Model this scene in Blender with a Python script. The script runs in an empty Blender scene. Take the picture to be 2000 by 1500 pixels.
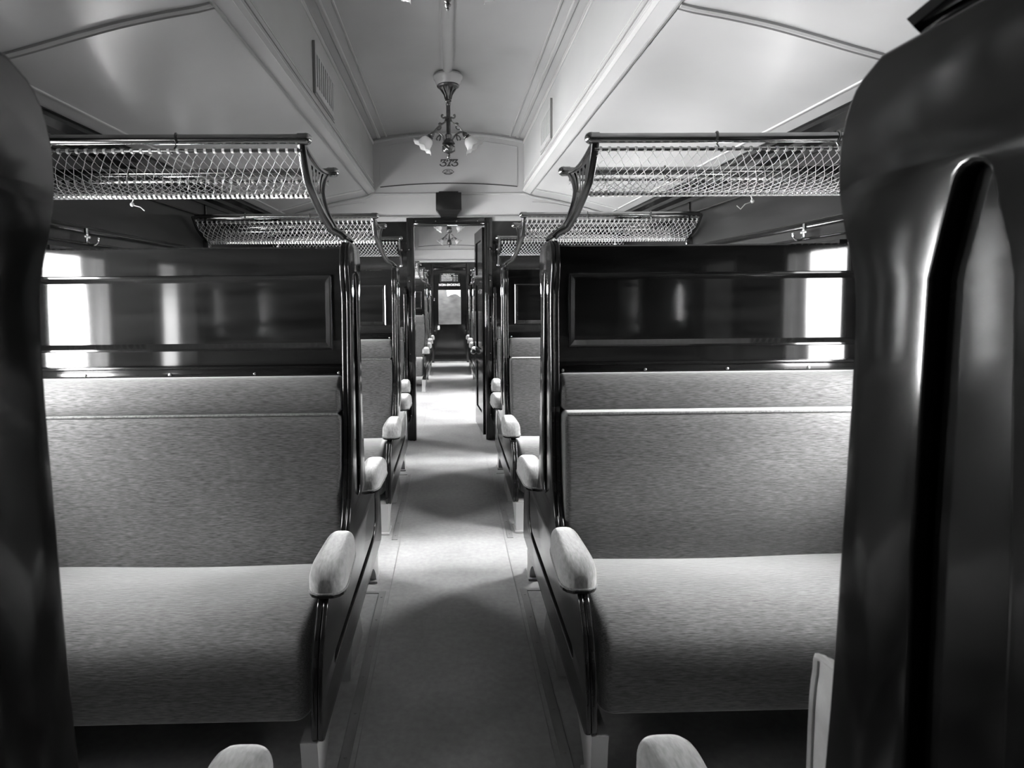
import bpy, bmesh, math, random
from mathutils import Vector, Matrix
random.seed(7)
S = bpy.context.scene
COL = S.collection
PI = math.pi

# ------------------------------------------------------------------ camera
YAW, TILT, ROLL, FPX = math.atan(25/1200), math.atan(1200/20000), math.radians(.5), 1200.0
d = Vector((math.sin(YAW)*math.cos(TILT), math.cos(YAW)*math.cos(TILT), -math.sin(TILT)))
r = Vector((math.cos(YAW), -math.sin(YAW), 0)); u = r.cross(d)
c_, s_ = math.cos(ROLL), math.sin(ROLL)
r2 = c_*r - s_*u; u2 = s_*r + c_*u
cam = bpy.data.cameras.new('camera'); cob = bpy.data.objects.new('camera', cam); COL.objects.link(cob)
cob.matrix_world = Matrix(((r2.x, u2.x, -d.x, -.003), (r2.y, u2.y, -d.y, 0), (r2.z, u2.z, -d.z, 1.4), (0, 0, 0, 1)))
cam.sensor_fit = 'HORIZONTAL'; cam.sensor_width = 36; cam.lens = 36*FPX/2000
cam.shift_x = (1000-904)/2000; cam.shift_y = -(750-651)/2000
cam.clip_start = .02; cam.clip_end = 200
cam.dof.use_dof = True; cam.dof.focus_distance = 2.6; cam.dof.aperture_fstop = 9
S.camera = cob

# ------------------------------------------------------------------ view, world, daylight
S.view_settings.view_transform = 'Standard'; S.view_settings.look = 'None'
S.view_settings.gamma = 1; S.view_settings.use_curve_mapping = False
S.view_settings.exposure = 0.0
S.cycles.max_bounces = 10; S.cycles.diffuse_bounces = 6; S.cycles.glossy_bounces = 5; S.cycles.transparent_max_bounces = 12
S.cycles.use_denoising = True
W = bpy.data.worlds.new('overcast_sky'); S.world = W; W.use_nodes = True
nt = W.node_tree; N = nt.nodes; L = nt.links
bg = N['Background']
tc = N.new('ShaderNodeTexCoord'); sp = N.new('ShaderNodeSeparateXYZ'); L.new(tc.outputs['Generated'], sp.inputs[0])
up = N.new('ShaderNodeValToRGB')                        # overcast sky, brighter overhead than at the horizon
sh = N.new('ShaderNodeMath'); sh.operation = 'MULTIPLY_ADD'; sh.inputs[1].default_value = .5; sh.inputs[2].default_value = .5
L.new(sp.outputs['Z'], sh.inputs[0]); L.new(sh.outputs[0], up.inputs[0])
cr = up.color_ramp; cr.elements[0].position = .47; cr.elements[0].color = (0, 0, 0, 1); cr.elements[1].position = .95; cr.elements[1].color = (1, 1, 1, 1)
for p_, v_ in ((.53, .26), (.62, .32), (.75, .74)):
    e_ = cr.elements.new(p_); e_.color = (v_, v_, v_, 1)
sd = N.new('ShaderNodeMapRange'); sd.inputs['From Min'].default_value = -.6; sd.inputs['From Max'].default_value = .6
sd.inputs['To Min'].default_value = 200; sd.inputs['To Max'].default_value = 14          # added ground glow, strongest left, to brighten the right ceiling
L.new(sp.outputs['X'], sd.inputs['Value'])
gm = N.new('ShaderNodeValToRGB')                        # ground glow shaped low to suit the ceiling, the sky half gets none
L.new(sh.outputs[0], gm.inputs[0]); gr = gm.color_ramp
gr.elements[0].position = .18; gr.elements[0].color = (.03, .03, .03, 1); gr.elements[1].position = .52; gr.elements[1].color = (0, 0, 0, 1)
for p_, v_ in ((.29, .55), (.38, 1.0), (.49, 1.0)):
    e_ = gr.elements.new(p_); e_.color = (v_, v_, v_, 1)
gs = N.new('ShaderNodeMath'); gs.operation = 'MULTIPLY'; L.new(gm.outputs[0], gs.inputs[0]); L.new(sd.outputs[0], gs.inputs[1])
mu = N.new('ShaderNodeMath'); mu.operation = 'MULTIPLY_ADD'; mu.inputs[1].default_value = 145.0
ss = N.new('ShaderNodeMapRange'); ss.inputs['From Min'].default_value = -.6; ss.inputs['From Max'].default_value = .6
ss.inputs['To Min'].default_value = .80; ss.inputs['To Max'].default_value = 1.3
L.new(sp.outputs['X'], ss.inputs['Value'])
sm = N.new('ShaderNodeMath'); sm.operation = 'MULTIPLY'; L.new(up.outputs[0], sm.inputs[0]); L.new(ss.outputs[0], sm.inputs[1])
L.new(sm.outputs[0], mu.inputs[0]); L.new(gs.outputs[0], mu.inputs[2]); L.new(mu.outputs[0], bg.inputs['Strength'])
bg.inputs['Color'].default_value = (1, 1, 1, 1)

# ------------------------------------------------------------------ layout constants
PITCH = 1.94
ROW0, ROW1, ROW2 = .425, 2.335, 4.275
MID, END, BACK = 5.95, 13.0, -1.6
ROWB, ROWC = 9.70, 11.64
WX = 1.68                      # side walls
AX = .36                       # aisle face of the bench ends
CX = .72                       # clerestory sides
BAYS = [(1.365, .5), (3.305, .5), (5.10, .42), (7.45, .5), (8.75, .45), (10.67, .5), (12.32, .36)]
WINW, WZ0, WZ1 = .25, .95, 1.625

# window portals guide the daylight
for cy, off in BAYS:
    for yy in (cy-off, cy+off):
        for s in (-1, 1):
            la = bpy.data.lights.new('window_portal', 'AREA'); la.shape = 'RECTANGLE'; la.size = .68; la.size_y = .5
            la.cycles.is_portal = True
            lo = bpy.data.objects.new('window_portal', la); COL.objects.link(lo)
            lo.location = (s*(WX+.09), yy, (WZ0+WZ1)/2); lo.rotation_euler = (0, s*PI/2, 0)

# ------------------------------------------------------------------ materials
def mat(name, col, rough=.5, metal=0, spec=.5, coat=0, coat_rough=.05, sheen=0, noise=None, bump=None, rnoise=None):
    m = bpy.data.materials.new(name); m.use_nodes = True
    nt = m.node_tree; b = nt.nodes['Principled BSDF']
    b.inputs['Base Color'].default_value = (col, col, col, 1); b.inputs['Roughness'].default_value = rough
    b.inputs['Metallic'].default_value = metal; b.inputs['Specular IOR Level'].default_value = spec
    b.inputs['Coat Weight'].default_value = coat; b.inputs['Coat Roughness'].default_value = coat_rough
    b.inputs['Sheen Weight'].default_value = sheen; b.inputs['Sheen Roughness'].default_value = .4
    tcn = nt.nodes.new('ShaderNodeTexCoord')
    def tex(scale, sc, detail=4):
        mp = nt.nodes.new('ShaderNodeMapping'); mp.inputs['Scale'].default_value = sc
        n = nt.nodes.new('ShaderNodeTexNoise'); n.inputs['Scale'].default_value = scale; n.inputs['Detail'].default_value = detail
        nt.links.new(tcn.outputs['Object'], mp.inputs[0]); nt.links.new(mp.outputs[0], n.inputs[0]); return n
    if noise:                                   # list of (scale, xyz stretch, low, high): products of grey factors
        prev = None
        for sc, st, lo, hi in noise:
            n = tex(sc, st); mr = nt.nodes.new('ShaderNodeMapRange')
            mr.inputs['From Min'].default_value = .3; mr.inputs['From Max'].default_value = .7
            mr.inputs['To Min'].default_value = lo; mr.inputs['To Max'].default_value = hi
            nt.links.new(n.outputs[0], mr.inputs[0])
            if prev is None:
                mm = nt.nodes.new('ShaderNodeMath'); mm.operation = 'MULTIPLY'; mm.inputs[1].default_value = col
                nt.links.new(mr.outputs[0], mm.inputs[0])
            else:
                mm = nt.nodes.new('ShaderNodeMath'); mm.operation = 'MULTIPLY'
                nt.links.new(mr.outputs[0], mm.inputs[0]); nt.links.new(prev.outputs[0], mm.inputs[1])
            prev = mm
        nt.links.new(prev.outputs[0], b.inputs['Base Color'])
    if bump:
        sc, st, strength, dist = bump
        n = tex(sc, st); bp = nt.nodes.new('ShaderNodeBump'); bp.inputs['Strength'].default_value = strength
        bp.inputs['Distance'].default_value = dist
        nt.links.new(n.outputs[0], bp.inputs['Height']); nt.links.new(bp.outputs[0], b.inputs['Normal'])
    if rnoise:
        sc, st, lo, hi = rnoise
        n = tex(sc, st); mr = nt.nodes.new('ShaderNodeMapRange'); mr.inputs['To Min'].default_value = lo; mr.inputs['To Max'].default_value = hi
        nt.links.new(n.outputs[0], mr.inputs[0]); nt.links.new(mr.outputs[0], b.inputs['Roughness'])
    return m

WOOD = mat('dark_polished_wood', .007, .12, spec=.3, noise=[(3, (1, 8, 8), .6, 1.4)], bump=(2.2, (.35, 6, 6), .03, .004))
PANEL = mat('french_polished_panel', .006, .07, spec=.75, noise=[(3, (1, 9, 9), .6, 1.5)], bump=(1.6, (.5, 5, 7), .05, .004))
WALLW = mat('dark_wall_wood', .010, .28, spec=.3, noise=[(2.5, (8, 1, 8), .6, 1.5)])
CEIL = mat('cream_enamel', .42, .24, spec=.8, noise=[(1.3, (1, 1, 1), .93, 1.05)], bump=(2.0, (1, 1, 1), .04, .01))
CEILTRIM = mat('cream_moulding', .38, .35, spec=.4)
GROOVE = mat('groove_and_shadow_line', .20, .4)  # darker tone for grooves, and for the shadow painted beside the vents
FLOOR = mat('worn_linoleum', .30, .5, spec=.35, noise=[(2.2, (1, 1, 1), .75, 1.2), (40, (1, 1, 1), .9, 1.1)], bump=(30, (1, 1, 1), .05, .002))
STRIPM = mat('worn_floor_strip', .21, .35, spec=.5, noise=[(9, (1, .3, 1), .7, 1.3)])
PLUSH = mat('grey_plush', .078, .9, spec=.1, sheen=.8, noise=[(170, (.22, 2.2, 2.2), .5, 1.5), (4, (1, 1, 1), .88, 1.12)], bump=(110, (.3, 2, 2), .35, .003))
PADP = mat('grey_plush_lit_pad', .20, .9, spec=.1, sheen=.9, noise=[(60, (2.2, .6, 1.0), .75, 1.22)], bump=(70, (2, .4, .6), .3, .004))  # same plush as the seats, paler: light from above put into the colour
PIPE = mat('twisted_cord', .11, .8, sheen=.3, noise=[(130, (1, 1, 1), .5, 1.4)])
BRASS = mat('lacquered_brass', .36, .17, metal=1, noise=[(8, (1, 1, 1), .8, 1.1)])
BRASSD = mat('dark_brass', .20, .2, metal=1)  # for the bracket arms, their dark reflections put into the colour
BRONZE = mat('dark_bronze', .16, .3, metal=1, noise=[(30, (1, 1, 1), .6, 1.3)])
IRON = mat('painted_iron', .30, .4, spec=.5)
NETM = mat('net_string', .45, .8)
INK = mat('dark_paint', .035, .6)
WHITEP = mat('cream_letter_paint', .6, .6)
BLIND = mat('grey_blind_cloth', .16, .8, noise=[(5, (1, 1, 2), .7, 1.3)])
SCREW = mat('screw_head', .75, .25, metal=1)
PORC = mat('porcelain_knob', .7, .2)
BLACKB = mat('black_japanned_box', .008, .3, spec=.3)
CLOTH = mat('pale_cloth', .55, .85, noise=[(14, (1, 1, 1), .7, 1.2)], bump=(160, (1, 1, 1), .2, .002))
VENTGAP = mat('dark_slot', .03, .7)
CHRM = mat('window_frame_wood', .02, .2)

def glass(name, gloss, tint=1.0):
    m = bpy.data.materials.new(name); m.use_nodes = True; nt = m.node_tree; nt.nodes.clear()
    o = nt.nodes.new('ShaderNodeOutputMaterial'); mi = nt.nodes.new('ShaderNodeMixShader')
    t = nt.nodes.new('ShaderNodeBsdfTransparent'); t.inputs[0].default_value = (tint, tint, tint, 1)
    g = nt.nodes.new('ShaderNodeBsdfGlossy'); g.inputs['Roughness'].default_value = .03
    mi.inputs[0].default_value = gloss
    nt.links.new(t.outputs[0], mi.inputs[1]); nt.links.new(g.outputs[0], mi.inputs[2]); nt.links.new(mi.outputs[0], o.inputs[0])
    return m
GLASS = glass('window_glass', .06)
def frosted():
    m = bpy.data.materials.new('frosted_glass'); m.use_nodes = True; nt = m.node_tree; nt.nodes.clear()
    o = nt.nodes.new('ShaderNodeOutputMaterial'); mi = nt.nodes.new('ShaderNodeMixShader'); m2 = nt.nodes.new('ShaderNodeMixShader')
    t = nt.nodes.new('ShaderNodeBsdfTranslucent'); t.inputs[0].default_value = (.85, .85, .85, 1)
    df = nt.nodes.new('ShaderNodeBsdfDiffuse'); df.inputs[0].default_value = (.8, .8, .8, 1)
    g = nt.nodes.new('ShaderNodeBsdfGlossy'); g.inputs['Roughness'].default_value = .12
    mi.inputs[0].default_value = .5; m2.inputs[0].default_value = .12
    nt.links.new(t.outputs[0], mi.inputs[1]); nt.links.new(df.outputs[0], mi.inputs[2])
    nt.links.new(mi.outputs[0], m2.inputs[1]); nt.links.new(g.outputs[0], m2.inputs[2]); nt.links.new(m2.outputs[0], o.inputs[0])
    return m
FROST = frosted()

# ------------------------------------------------------------------ object helpers
def thing(name, label, cat, loc=(0, 0, 0), group=None, kind=None):
    o = bpy.data.objects.new(name, None); COL.objects.link(o); o.location = loc; o.empty_display_size = .1
    tag(o, label, cat, group, kind); return o
def tag(o, label=None, cat=None, group=None, kind=None):
    if label: o['label'] = label
    if cat: o['category'] = cat
    if group: o['group'] = group
    if kind: o['kind'] = kind
    return o
def wloc(o):
    v = Vector((0, 0, 0))
    while o is not None: v += Vector(o.location); o = o.parent
    return v

class MB:
    """collects shapes in world coordinates, builds ONE mesh object"""
    def __init__(s): s.bm = bmesh.new()
    def poly(s, vs, fs):
        b = [s.bm.verts.new(v) for v in vs]
        for f in fs:
            try: s.bm.faces.new([b[i] for i in f])
            except ValueError: pass
        return b
    def box(s, x0, x1, y0, y1, z0, z1, bev=0, seg=2):
        x0, x1 = min(x0, x1), max(x0, x1)
        b = s.poly([(x, y, z) for z in (z0, z1) for y in (y0, y1) for x in (x0, x1)],
                   [(0, 2, 3, 1), (4, 5, 7, 6), (0, 1, 5, 4), (2, 6, 7, 3), (0, 4, 6, 2), (1, 3, 7, 5)])
        if bev:
            es = list({e for v in b for e in v.link_edges})
            bmesh.ops.bevel(s.bm, geom=es, offset=bev, segments=seg, profile=.5, affect='EDGES')
        return s
    def rings(s, rings, cap=True, closed=True, loop=False):
        n = len(rings[0]); vs = [s.bm.verts.new(p) for R in rings for p in R]
        m = len(rings)
        for i in range(m if loop else m-1):
            j = (i+1) % m
            for k in range(n if closed else n-1):
                l = (k+1) % n
                try: s.bm.faces.new((vs[i*n+k], vs[i*n+l], vs[j*n+l], vs[j*n+k]))
                except ValueError: pass
        if cap and not loop and closed:
            for i in (0, m-1):
                try: s.bm.faces.new(vs[i*n:(i+1)*n])
                except ValueError: pass
        return s
    def tube(s, path, rad, n=8, closed=False, cap=True):
        P = [Vector(p) for p in path]; m = len(P)
        rr = rad if isinstance(rad, (list, tuple)) else [rad]*m
        nrm = None; R = []
        for i, p in enumerate(P):
            if closed: t = P[(i+1) % m] - P[i-1]
            else: t = P[min(i+1, m-1)] - P[max(i-1, 0)]
            t.normalize()
            if nrm is None:
                a = Vector((0, 0, 1)) if abs(t.z) < .9 else Vector((1, 0, 0)); nrm = (a - t*a.dot(t)).normalized()
            else:
                nrm = nrm - t*nrm.dot(t)
                nrm = nrm.normalized() if nrm.length > 1e-6 else t.orthogonal().normalized()
            bi = t.cross(nrm)
            R.append([p + rr[i]*(math.cos(2*PI*k/n)*nrm + math.sin(2*PI*k/n)*bi) for k in range(n)])
        return s.rings(R, cap=cap, loop=closed)
    def band(s, path, hx, hn, side=Vector((1, 0, 0))):
        """rectangular section swept along a path; hx half width along the side axis, hn half depth"""
        P = [Vector(p) for p in path]; m = len(P); R = []
        for i, p in enumerate(P):
            t = (P[min(i+1, m-1)] - P[max(i-1, 0)]).normalized()
            sd = (side - t*side.dot(t)).normalized(); nn = t.cross(sd)
            hh = hn[i] if isinstance(hn, list) else hn
            c = .25
            R.append([p + sd*a*hx + nn*b*hh for a, b in ((-1, -1+c), (-1+c, -1), (1-c, -1), (1, -1+c), (1, 1-c), (1-c, 1), (-1+c, 1), (-1, 1-c))])
        return s.rings(R)
    def lathe(s, prof, c, n=20, M=None):
        R = []
        for rd, z in prof:
            ring = [Vector((rd*math.cos(2*PI*k/n), rd*math.sin(2*PI*k/n), z)) for k in range(n)]
            R.append([(M @ p if M else p) + Vector(c) for p in ring])
        return s.rings(R)
    def ball(s, c, rx, ry=None, rz=None, n=12, m=8):
        ry = ry or rx; rz = rz or rx
        R = []
        for i in range(m+1):
            a = -PI/2 + PI*i/m; q = max(math.cos(a), .02)
            R.append([(c[0]+rx*q*math.cos(2*PI*k/n), c[1]+ry*q*math.sin(2*PI*k/n), c[2]+rz*math.sin(a)) for k in range(n)])
        return s.rings(R)
    def prism_x(s, yz, x0, x1):
        return s.rings([[(x0, y, z) for y, z in yz], [(x1, y, z) for y, z in yz]])
    def prism_y(s, xz, y0, y1):
        return s.rings([[(x, y0, z) for x, z in xz], [(x, y1, z) for x, z in xz]])
    def mesh_add(s, me, fn):
        vs = [s.bm.verts.new(fn(v.co)) for v in me.vertices]
        for p in me.polygons:
            try: s.bm.faces.new([vs[i] for i in p.vertices])
            except ValueError: pass
        return s
    def mirror(s):
        bmesh.ops.scale(s.bm, vec=(-1, 1, 1), verts=s.bm.verts); return s
    def build(s, name, m, parent=None, loc=None, smooth=35, label=None, cat=None, group=None, kind=None, recalc=True):
        base = wloc(parent) if parent else Vector(loc or (0, 0, 0))
        for v in s.bm.verts: v.co -= base
        if recalc: bmesh.ops.recalc_face_normals(s.bm, faces=s.bm.faces)
        if smooth:
            lim = math.radians(smooth)
            for f in s.bm.faces: f.smooth = True
            for e in s.bm.edges:
                e.smooth = len(e.link_faces) == 2 and e.calc_face_angle(0) < lim
        me = bpy.data.meshes.new(name); s.bm.to_mesh(me); s.bm.free(); me.materials.append(m)
        o = bpy.data.objects.new(name, me); COL.objects.link(o)
        if parent: o.parent = parent
        else: o.location = base
        return tag(o, label, cat, group, kind)

def plate(outer, holes, t, bev, res=2):
    """flat shape with holes, thickness t, rounded rims; returns a mesh in (a, b, thickness)"""
    cu = bpy.data.curves.new('plate', 'CURVE'); cu.dimensions = '2D'; cu.fill_mode = 'BOTH'
    cu.extrude = max(t/2-bev, 0); cu.bevel_depth = bev; cu.bevel_resolution = res; cu.offset = -bev
    for pts in [outer]+holes:
        sp = cu.splines.new('POLY'); sp.points.add(len(pts)-1); sp.use_cyclic_u = True
        for p, q in zip(sp.points, pts): p.co = (q[0], q[1], 0, 1)
    return curve_mesh(cu)
def curve_mesh(cu):
    o = bpy.data.objects.new('tmp', cu); COL.objects.link(o)
    dg = bpy.context.evaluated_depsgraph_get(); dg.update()
    me = bpy.data.meshes.new_from_object(o.evaluated_get(dg))
    bpy.data.objects.remove(o); return me
def text_mesh(body, size, ext=.001, offset=0, space=1.0):
    cu = bpy.data.curves.new('text', 'FONT'); cu.body = body; cu.size = size; cu.extrude = ext; cu.align_x = 'CENTER'; cu.align_y = 'CENTER'
    cu.offset = offset; cu.space_character = space
    return curve_mesh(cu)
def smooth_pts(pts, sub=6, closed=False):
    """Catmull-Rom through points"""
    P = [Vector(p) for p in pts]; n = len(P); out = []
    for i in range(n if closed else n-1):
        a = P[i-1] if (closed or i) else P[0]*2-P[1]
        b, c = P[i], P[(i+1) % n]
        e = P[(i+2) % n] if (closed or i+2 < n) else P[-1]*2-P[-2]
        for k in range(sub):
            t = k/sub
            out.append(.5*((2*b) + (c-a)*t + (2*a-5*b+4*c-e)*t*t + (3*b-a-3*c+e)*t**3))
    if not closed: out.append(P[-1])
    return out
def interp(tab, x):
    if x <= tab[0][0]: return tab[0][1]
    for (a, b), (c, e) in zip(tab, tab[1:]):
        if x <= c: return b + (e-b)*(x-a)/(c-a)
    return tab[-1][1]
def copy_tree(o, parent=None):
    c = o.copy(); COL.objects.link(c)
    if parent: c.parent = parent
    for ch in list(o.children): copy_tree(ch, c)
    return c
def loft_x(yz, x0, x1, rad, n=7, mid=10, sag=None):
    """cushion: profile in (y, z) lofted along x, both ends rounded by rad"""
    cy = sum(p[0] for p in yz)/len(yz); cz = sum(p[1] for p in yz)/len(yz)
    ext = min(max(abs(p[0]-cy) for p in yz), max(abs(p[1]-cz) for p in yz))
    st = []
    for i in range(n+1):
        a = PI/2*i/n; st.append((x0 + rad*(1-math.sin(a)) if False else x0 + rad*(1-math.cos(a)), rad*(1-math.sin(a))))
    for i in range(1, mid): st.append((x0+rad+(x1-x0-2*rad)*i/mid, 0))
    for i in range(n, -1, -1):
        a = PI/2*i/n; st.append((x1 - rad*(1-math.cos(a)), rad*(1-math.sin(a))))
    R = []
    for x, ins in st:
        ring = []
        for y, z in yz:
            dy, dz = y-cy, z-cz; ln = math.hypot(dy, dz) or 1
            k = max(1 - ins/max(ln, 1e-6), .1) if ln > ins else .1
            yy, zz = cy+dy*k, cz+dz*k
            if sag: yy, zz = sag(x, yy, zz)
            ring.append((x, yy, zz))
        R.append(ring)
    return R

# ================================================================== THE SETTING
# ---- floor
m = MB(); m.box(-WX-.1, WX+.1, BACK-.1, END+.1, -.06, 0); m.build('floor', FLOOR, kind='structure', smooth=0)
tn = [0]
def trim(mb, material, smooth=35):
    tn[0] += 1; return mb.build('trim_%d' % tn[0], material, kind='structure', smooth=smooth)
# screwed strips along the bench feet, one length per bench
for yc in (ROW0, ROW1, ROW2, ROWB, ROWC):
    for s in (-1, 1):
        m = MB(); a, b = s*.318, s*.352
        m.box(a, b, yc-.80, yc+.52, 0, .003, .001, 1)
        for k in range(7): m.lathe([(.005, .003), (.004, .0045), (.0005, .005)], (s*.335, yc-.74+k*.2, 0), 8)
        trim(m, STRIPM)
for s in (-1, 1):
    m = MB(); m.box(s*.300, s*.3035, BACK, END, 0, .0012); trim(m, STRIPM, 0)
# transverse joints of the floor covering
for yc in (ROW1, ROW2):
    for s in (-1, 1):
        m = MB(); m.box(s*.352, s*.45, yc+.50, yc+.52, 0, .003); trim(m, STRIPM, 0)

# ---- side walls with window openings
def wall_side(name, s):
    m = MB(); x0, x1 = s*WX, s*(WX+.08)
    y_open = sorted([(cy+o-WINW, cy+o+WINW) for cy, off in BAYS for o in (-off, off)])
    m.box(x0, x1, BACK-.1, END+.1, -.06, WZ0); m.box(x0, x1, BACK-.1, END+.1, WZ1, 2.42)
    y = BACK-.1
    for a, b in y_open: m.box(x0, x1, y, a, WZ0, WZ1); y = b
    m.box(x0, x1, y, END+.1, WZ0, WZ1)
    m.build(name, WALLW, kind='structure', smooth=0)
wall_side('wall_left', -1); wall_side('wall_right', 1)
wn = 0; wf_me = wp_me = None
for s in (-1, 1):
    for cy, off in BAYS:
        for o_ in (-off, off):
            wn += 1; yy = cy+o_
            w = thing('window_%d' % wn, None, None, (s*WX, yy, (WZ0+WZ1)/2), kind='structure')
            if wf_me is None:
                hz = (WZ1-WZ0)/2; X = w.location.x; zc = (WZ0+WZ1)/2
                m = MB()
                m.box(X-.012, X+.05, yy-WINW, yy-WINW+.03, WZ0, WZ1); m.box(X-.012, X+.05, yy+WINW-.03, yy+WINW, WZ0, WZ1)
                m.box(X-.012, X+.05, yy-WINW+.03, yy+WINW-.03, WZ0, WZ0+.04); m.box(X-.012, X+.05, yy-WINW+.03, yy+WINW-.03, WZ1-.035, WZ1)
                f = m.build('window_frame', CHRM, w, smooth=0); wf_me = f.data
                m = MB(); m.box(X+.012, X+.016, yy-WINW+.028, yy+WINW-.028, WZ0+.038, WZ1-.033); p = m.build('pane', GLASS, w, smooth=0); wp_me = p.data
            else:
                for nm, me in (('window_frame', wf_me), ('pane', wp_me)):
                    o = bpy.data.objects.new(nm, me); COL.objects.link(o); o.parent = w
                    if s > 0: o.rotation_euler = (0, 0, PI)
# tint added to the near left pane to dim seat fronts and floor
for ch in bpy.data.objects['window_1'].children:
    if ch.name.startswith('pane'): ch.data = ch.data.copy(); ch.data.materials[0] = glass('dimming_glass', .06, .3)
# one blind is drawn, on the right, behind the near bench end
m = MB(); R = []
for j in range(13):
    z = WZ0+.03+(WZ1-WZ0-.05)*j/12; R.append([(WX-.022+.003*math.sin(3*j), 1.365-.5-WINW+.012, z), (WX-.022+.003*math.sin(2*j), 1.365-.5+WINW-.012, z)])
m.rings(R, closed=False); m.build('window_blind', BLIND, bpy.data.objects['window_%d' % (len(BAYS)*2+1)])
# rails, cornice of the side walls
for s in (-1, 1):
    for z0, z1, dp in ((1.648, 1.662, .02), (1.70, 1.735, .028), (1.95, 1.965, .012)):
        m = MB(); m.box(s*(WX-dp), s*(WX+.01), BACK, MID, z0, z1, .004); trim(m, WOOD)
    # stepped cornice under the deck ceiling
    prof = [(0, 2.04), (.018, 2.04), (.018, 2.065), (.045, 2.085), (.045, 2.11), (.075, 2.135), (.075, 2.165), (0, 2.19)]
    for ya, yb in ((BACK, MID), (MID+.1, END)):
        m = MB(); m.rings([[(s*(WX-a), y, z) for a, z in prof] for y in (ya, yb)]); trim(m, WOOD)
    # upright joint covers between the upper wall panels
    for yy in (ROW2+.03, ROW1+.02):
        m = MB(); m.box(s*(WX-.008), s*(WX+.01), yy-.012, yy+.012, 1.735, 2.04); trim(m, WOOD, 0)

# ---- ceiling: curved side decks, upright clerestory sides, shallow arched roof
DECK = [(.72, 2.398), (.80, 2.366), (.95, 2.338), (1.1, 2.306), (1.25, 2.266), (1.4, 2.224), (1.55, 2.186), (1.69, 2.155)]
DECKS = [(p.x, p.y) for p in smooth_pts([Vector((a, b, 0)) for a, b in DECK], 4)]
def deck_z(x): return interp(DECKS, abs(x))
def roof_z(x): return 2.975 - .075*(x/CX)**2
sect = [(x, z) for x, z in reversed(DECKS)] + [(CX, 2.41), (CX, 2.90)]
sect += [(CX*k/10, roof_z(CX*k/10)) for k in range(10, -1, -1)]
half = sect
full = [(x, z) for x, z in half] + [(-x, z) for x, z in reversed(half[:-1])]
m = MB(); T = .04
outer = [(x*1.03, z+.05) for x, z in full]
ysl = [BACK-.05 + (END+.1-BACK)*k/12 for k in range(13)]
for a, b in zip(ysl, ysl[1:]):
    m.rings([[(x, y, z) for x, z in full] for y in (a, b)], closed=False)
m.rings([[(x, y, z) for x, z in outer] for y in (ysl[0], ysl[-1])], closed=False)
bmesh.ops.remove_doubles(m.bm, verts=m.bm.verts, dist=.0005)
m.build('ceiling', CEIL, kind='structure', smooth=30, recalc=False)
# long mouldings
def along(xz_c, w, h, y0, y1, nrm, material=CEILTRIM):
    """flat bead of width w and height h following y; xz_c is its centre on the surface, nrm the surface normal in xz"""
    n_ = Vector((nrm[0], nrm[1])).normalized(); t_ = Vector((-n_.y, n_.x)); c = Vector(xz_c); ring = []
    for a, b in ((-1, -.3), (-1, .45), (-.6, 1), (.6, 1), (1, .45), (1, -.3)):
        p = c + t_*a*w/2 + n_*b*h; ring.append(p)
    m = MB(); m.rings([[(p.x, y, p.y) for p in ring] for y in (y0, y1)]); return trim(m, material)
for s in (-1, 1):
    for ya, yb in ((BACK, MID), (MID+.1, END)):
        along((s*.775, deck_z(.775)), .012, .006, ya, yb, (s*-.2, -1), GROOVE)
        along((s*.722, 2.412), .03, .012, ya, yb, (-s*.7, -.7))
        along((s*CX, 2.455), .008, .004, ya, yb, (-s, 0), GROOVE)
        along((s*CX, 2.485), .006, .003, ya, yb, (-s, 0))
        along((s*CX, 2.862), .03, .010, ya, yb, (-s, 0))
        along((s*.66, roof_z(.66)), .03, .010, ya, yb, (0, -1))
        along((s*.59, roof_z(.59)), .014, .008, ya, yb, (0, -1))
        along((s*1.54, deck_z(1.54)), .012, .006, ya, yb, (s*-.25, -1))
# transverse battens on the decks (half-round ends curving into the cornice)
for yy in (2.10, 5.62):
    for s in (-1, 1):
        pts = [(s*x, yy, deck_z(x)-.004) for x in [.78+(1.54-.78)*k/14 for k in range(15)]]
        m = MB(); m.tube(pts, .010, 6); trim(m, CEILTRIM)
        pts = [(s*x, yy+.035, deck_z(x)-.0005) for x in [.78+(1.54-.78)*k/14 for k in range(15)]]
        m = MB(); m.tube(pts, .004, 4); trim(m, GROOVE)
# raised conduit along the crown of the roof
for ya, yb in ((BACK, 4.42), (7.6, END)):
    prof = [(-.046, .004), (-.046, -.007), (-.034, -.009), (-.031, -.014), (-.025, -.026), (-.013, -.035), (0, -.038)]
    prof = prof + [(-a, b) for a, b in reversed(prof[:-1])]
    m = MB(); m.rings([[(a, y, 2.978+b) for a, b in prof] for y in (ya, yb)]); trim(m, CEIL)

# ---- cross walls
def cross_wall(name, y0, y1, door=None):
    """cream upper part; the dark panelling below is built as trim"""
    m = MB(); zt = 2.12
    top = [(x, z+.01) for x, z in full]
    pol = [(WX+.02, zt)] + [(x, z) for x, z in top] + [(-WX-.02, zt)]
    m.prism_y(pol, y0, y1)
    return m.build(name, CEIL, kind='structure', smooth=0)
cross_wall('wall_middle', MID, MID+.07); cross_wall('wall_end', END, END+.07); cross_wall('wall_back', BACK-.07, BACK)
def lower(y0, y1, ox0, ox1, oz):
    m = MB()
    if ox0 is None: m.box(-WX-.02, WX+.02, y0, y1, 0, 2.12)
    else:
        m.box(-WX-.02, ox0, y0, y1, 0, 2.12); m.box(ox1, WX+.02, y0, y1, 0, 2.12); m.box(ox0, ox1, y0, y1, oz, 2.12)
    return m
lower(MID, MID+.07, -.345, .345, 2.09).build('wall_middle_panelling', PANEL, kind='structure', smooth=0)
lower(END, END+.07, -.36, .36, 2.0).build('wall_end_panelling', PANEL, kind='structure', smooth=0)
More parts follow.
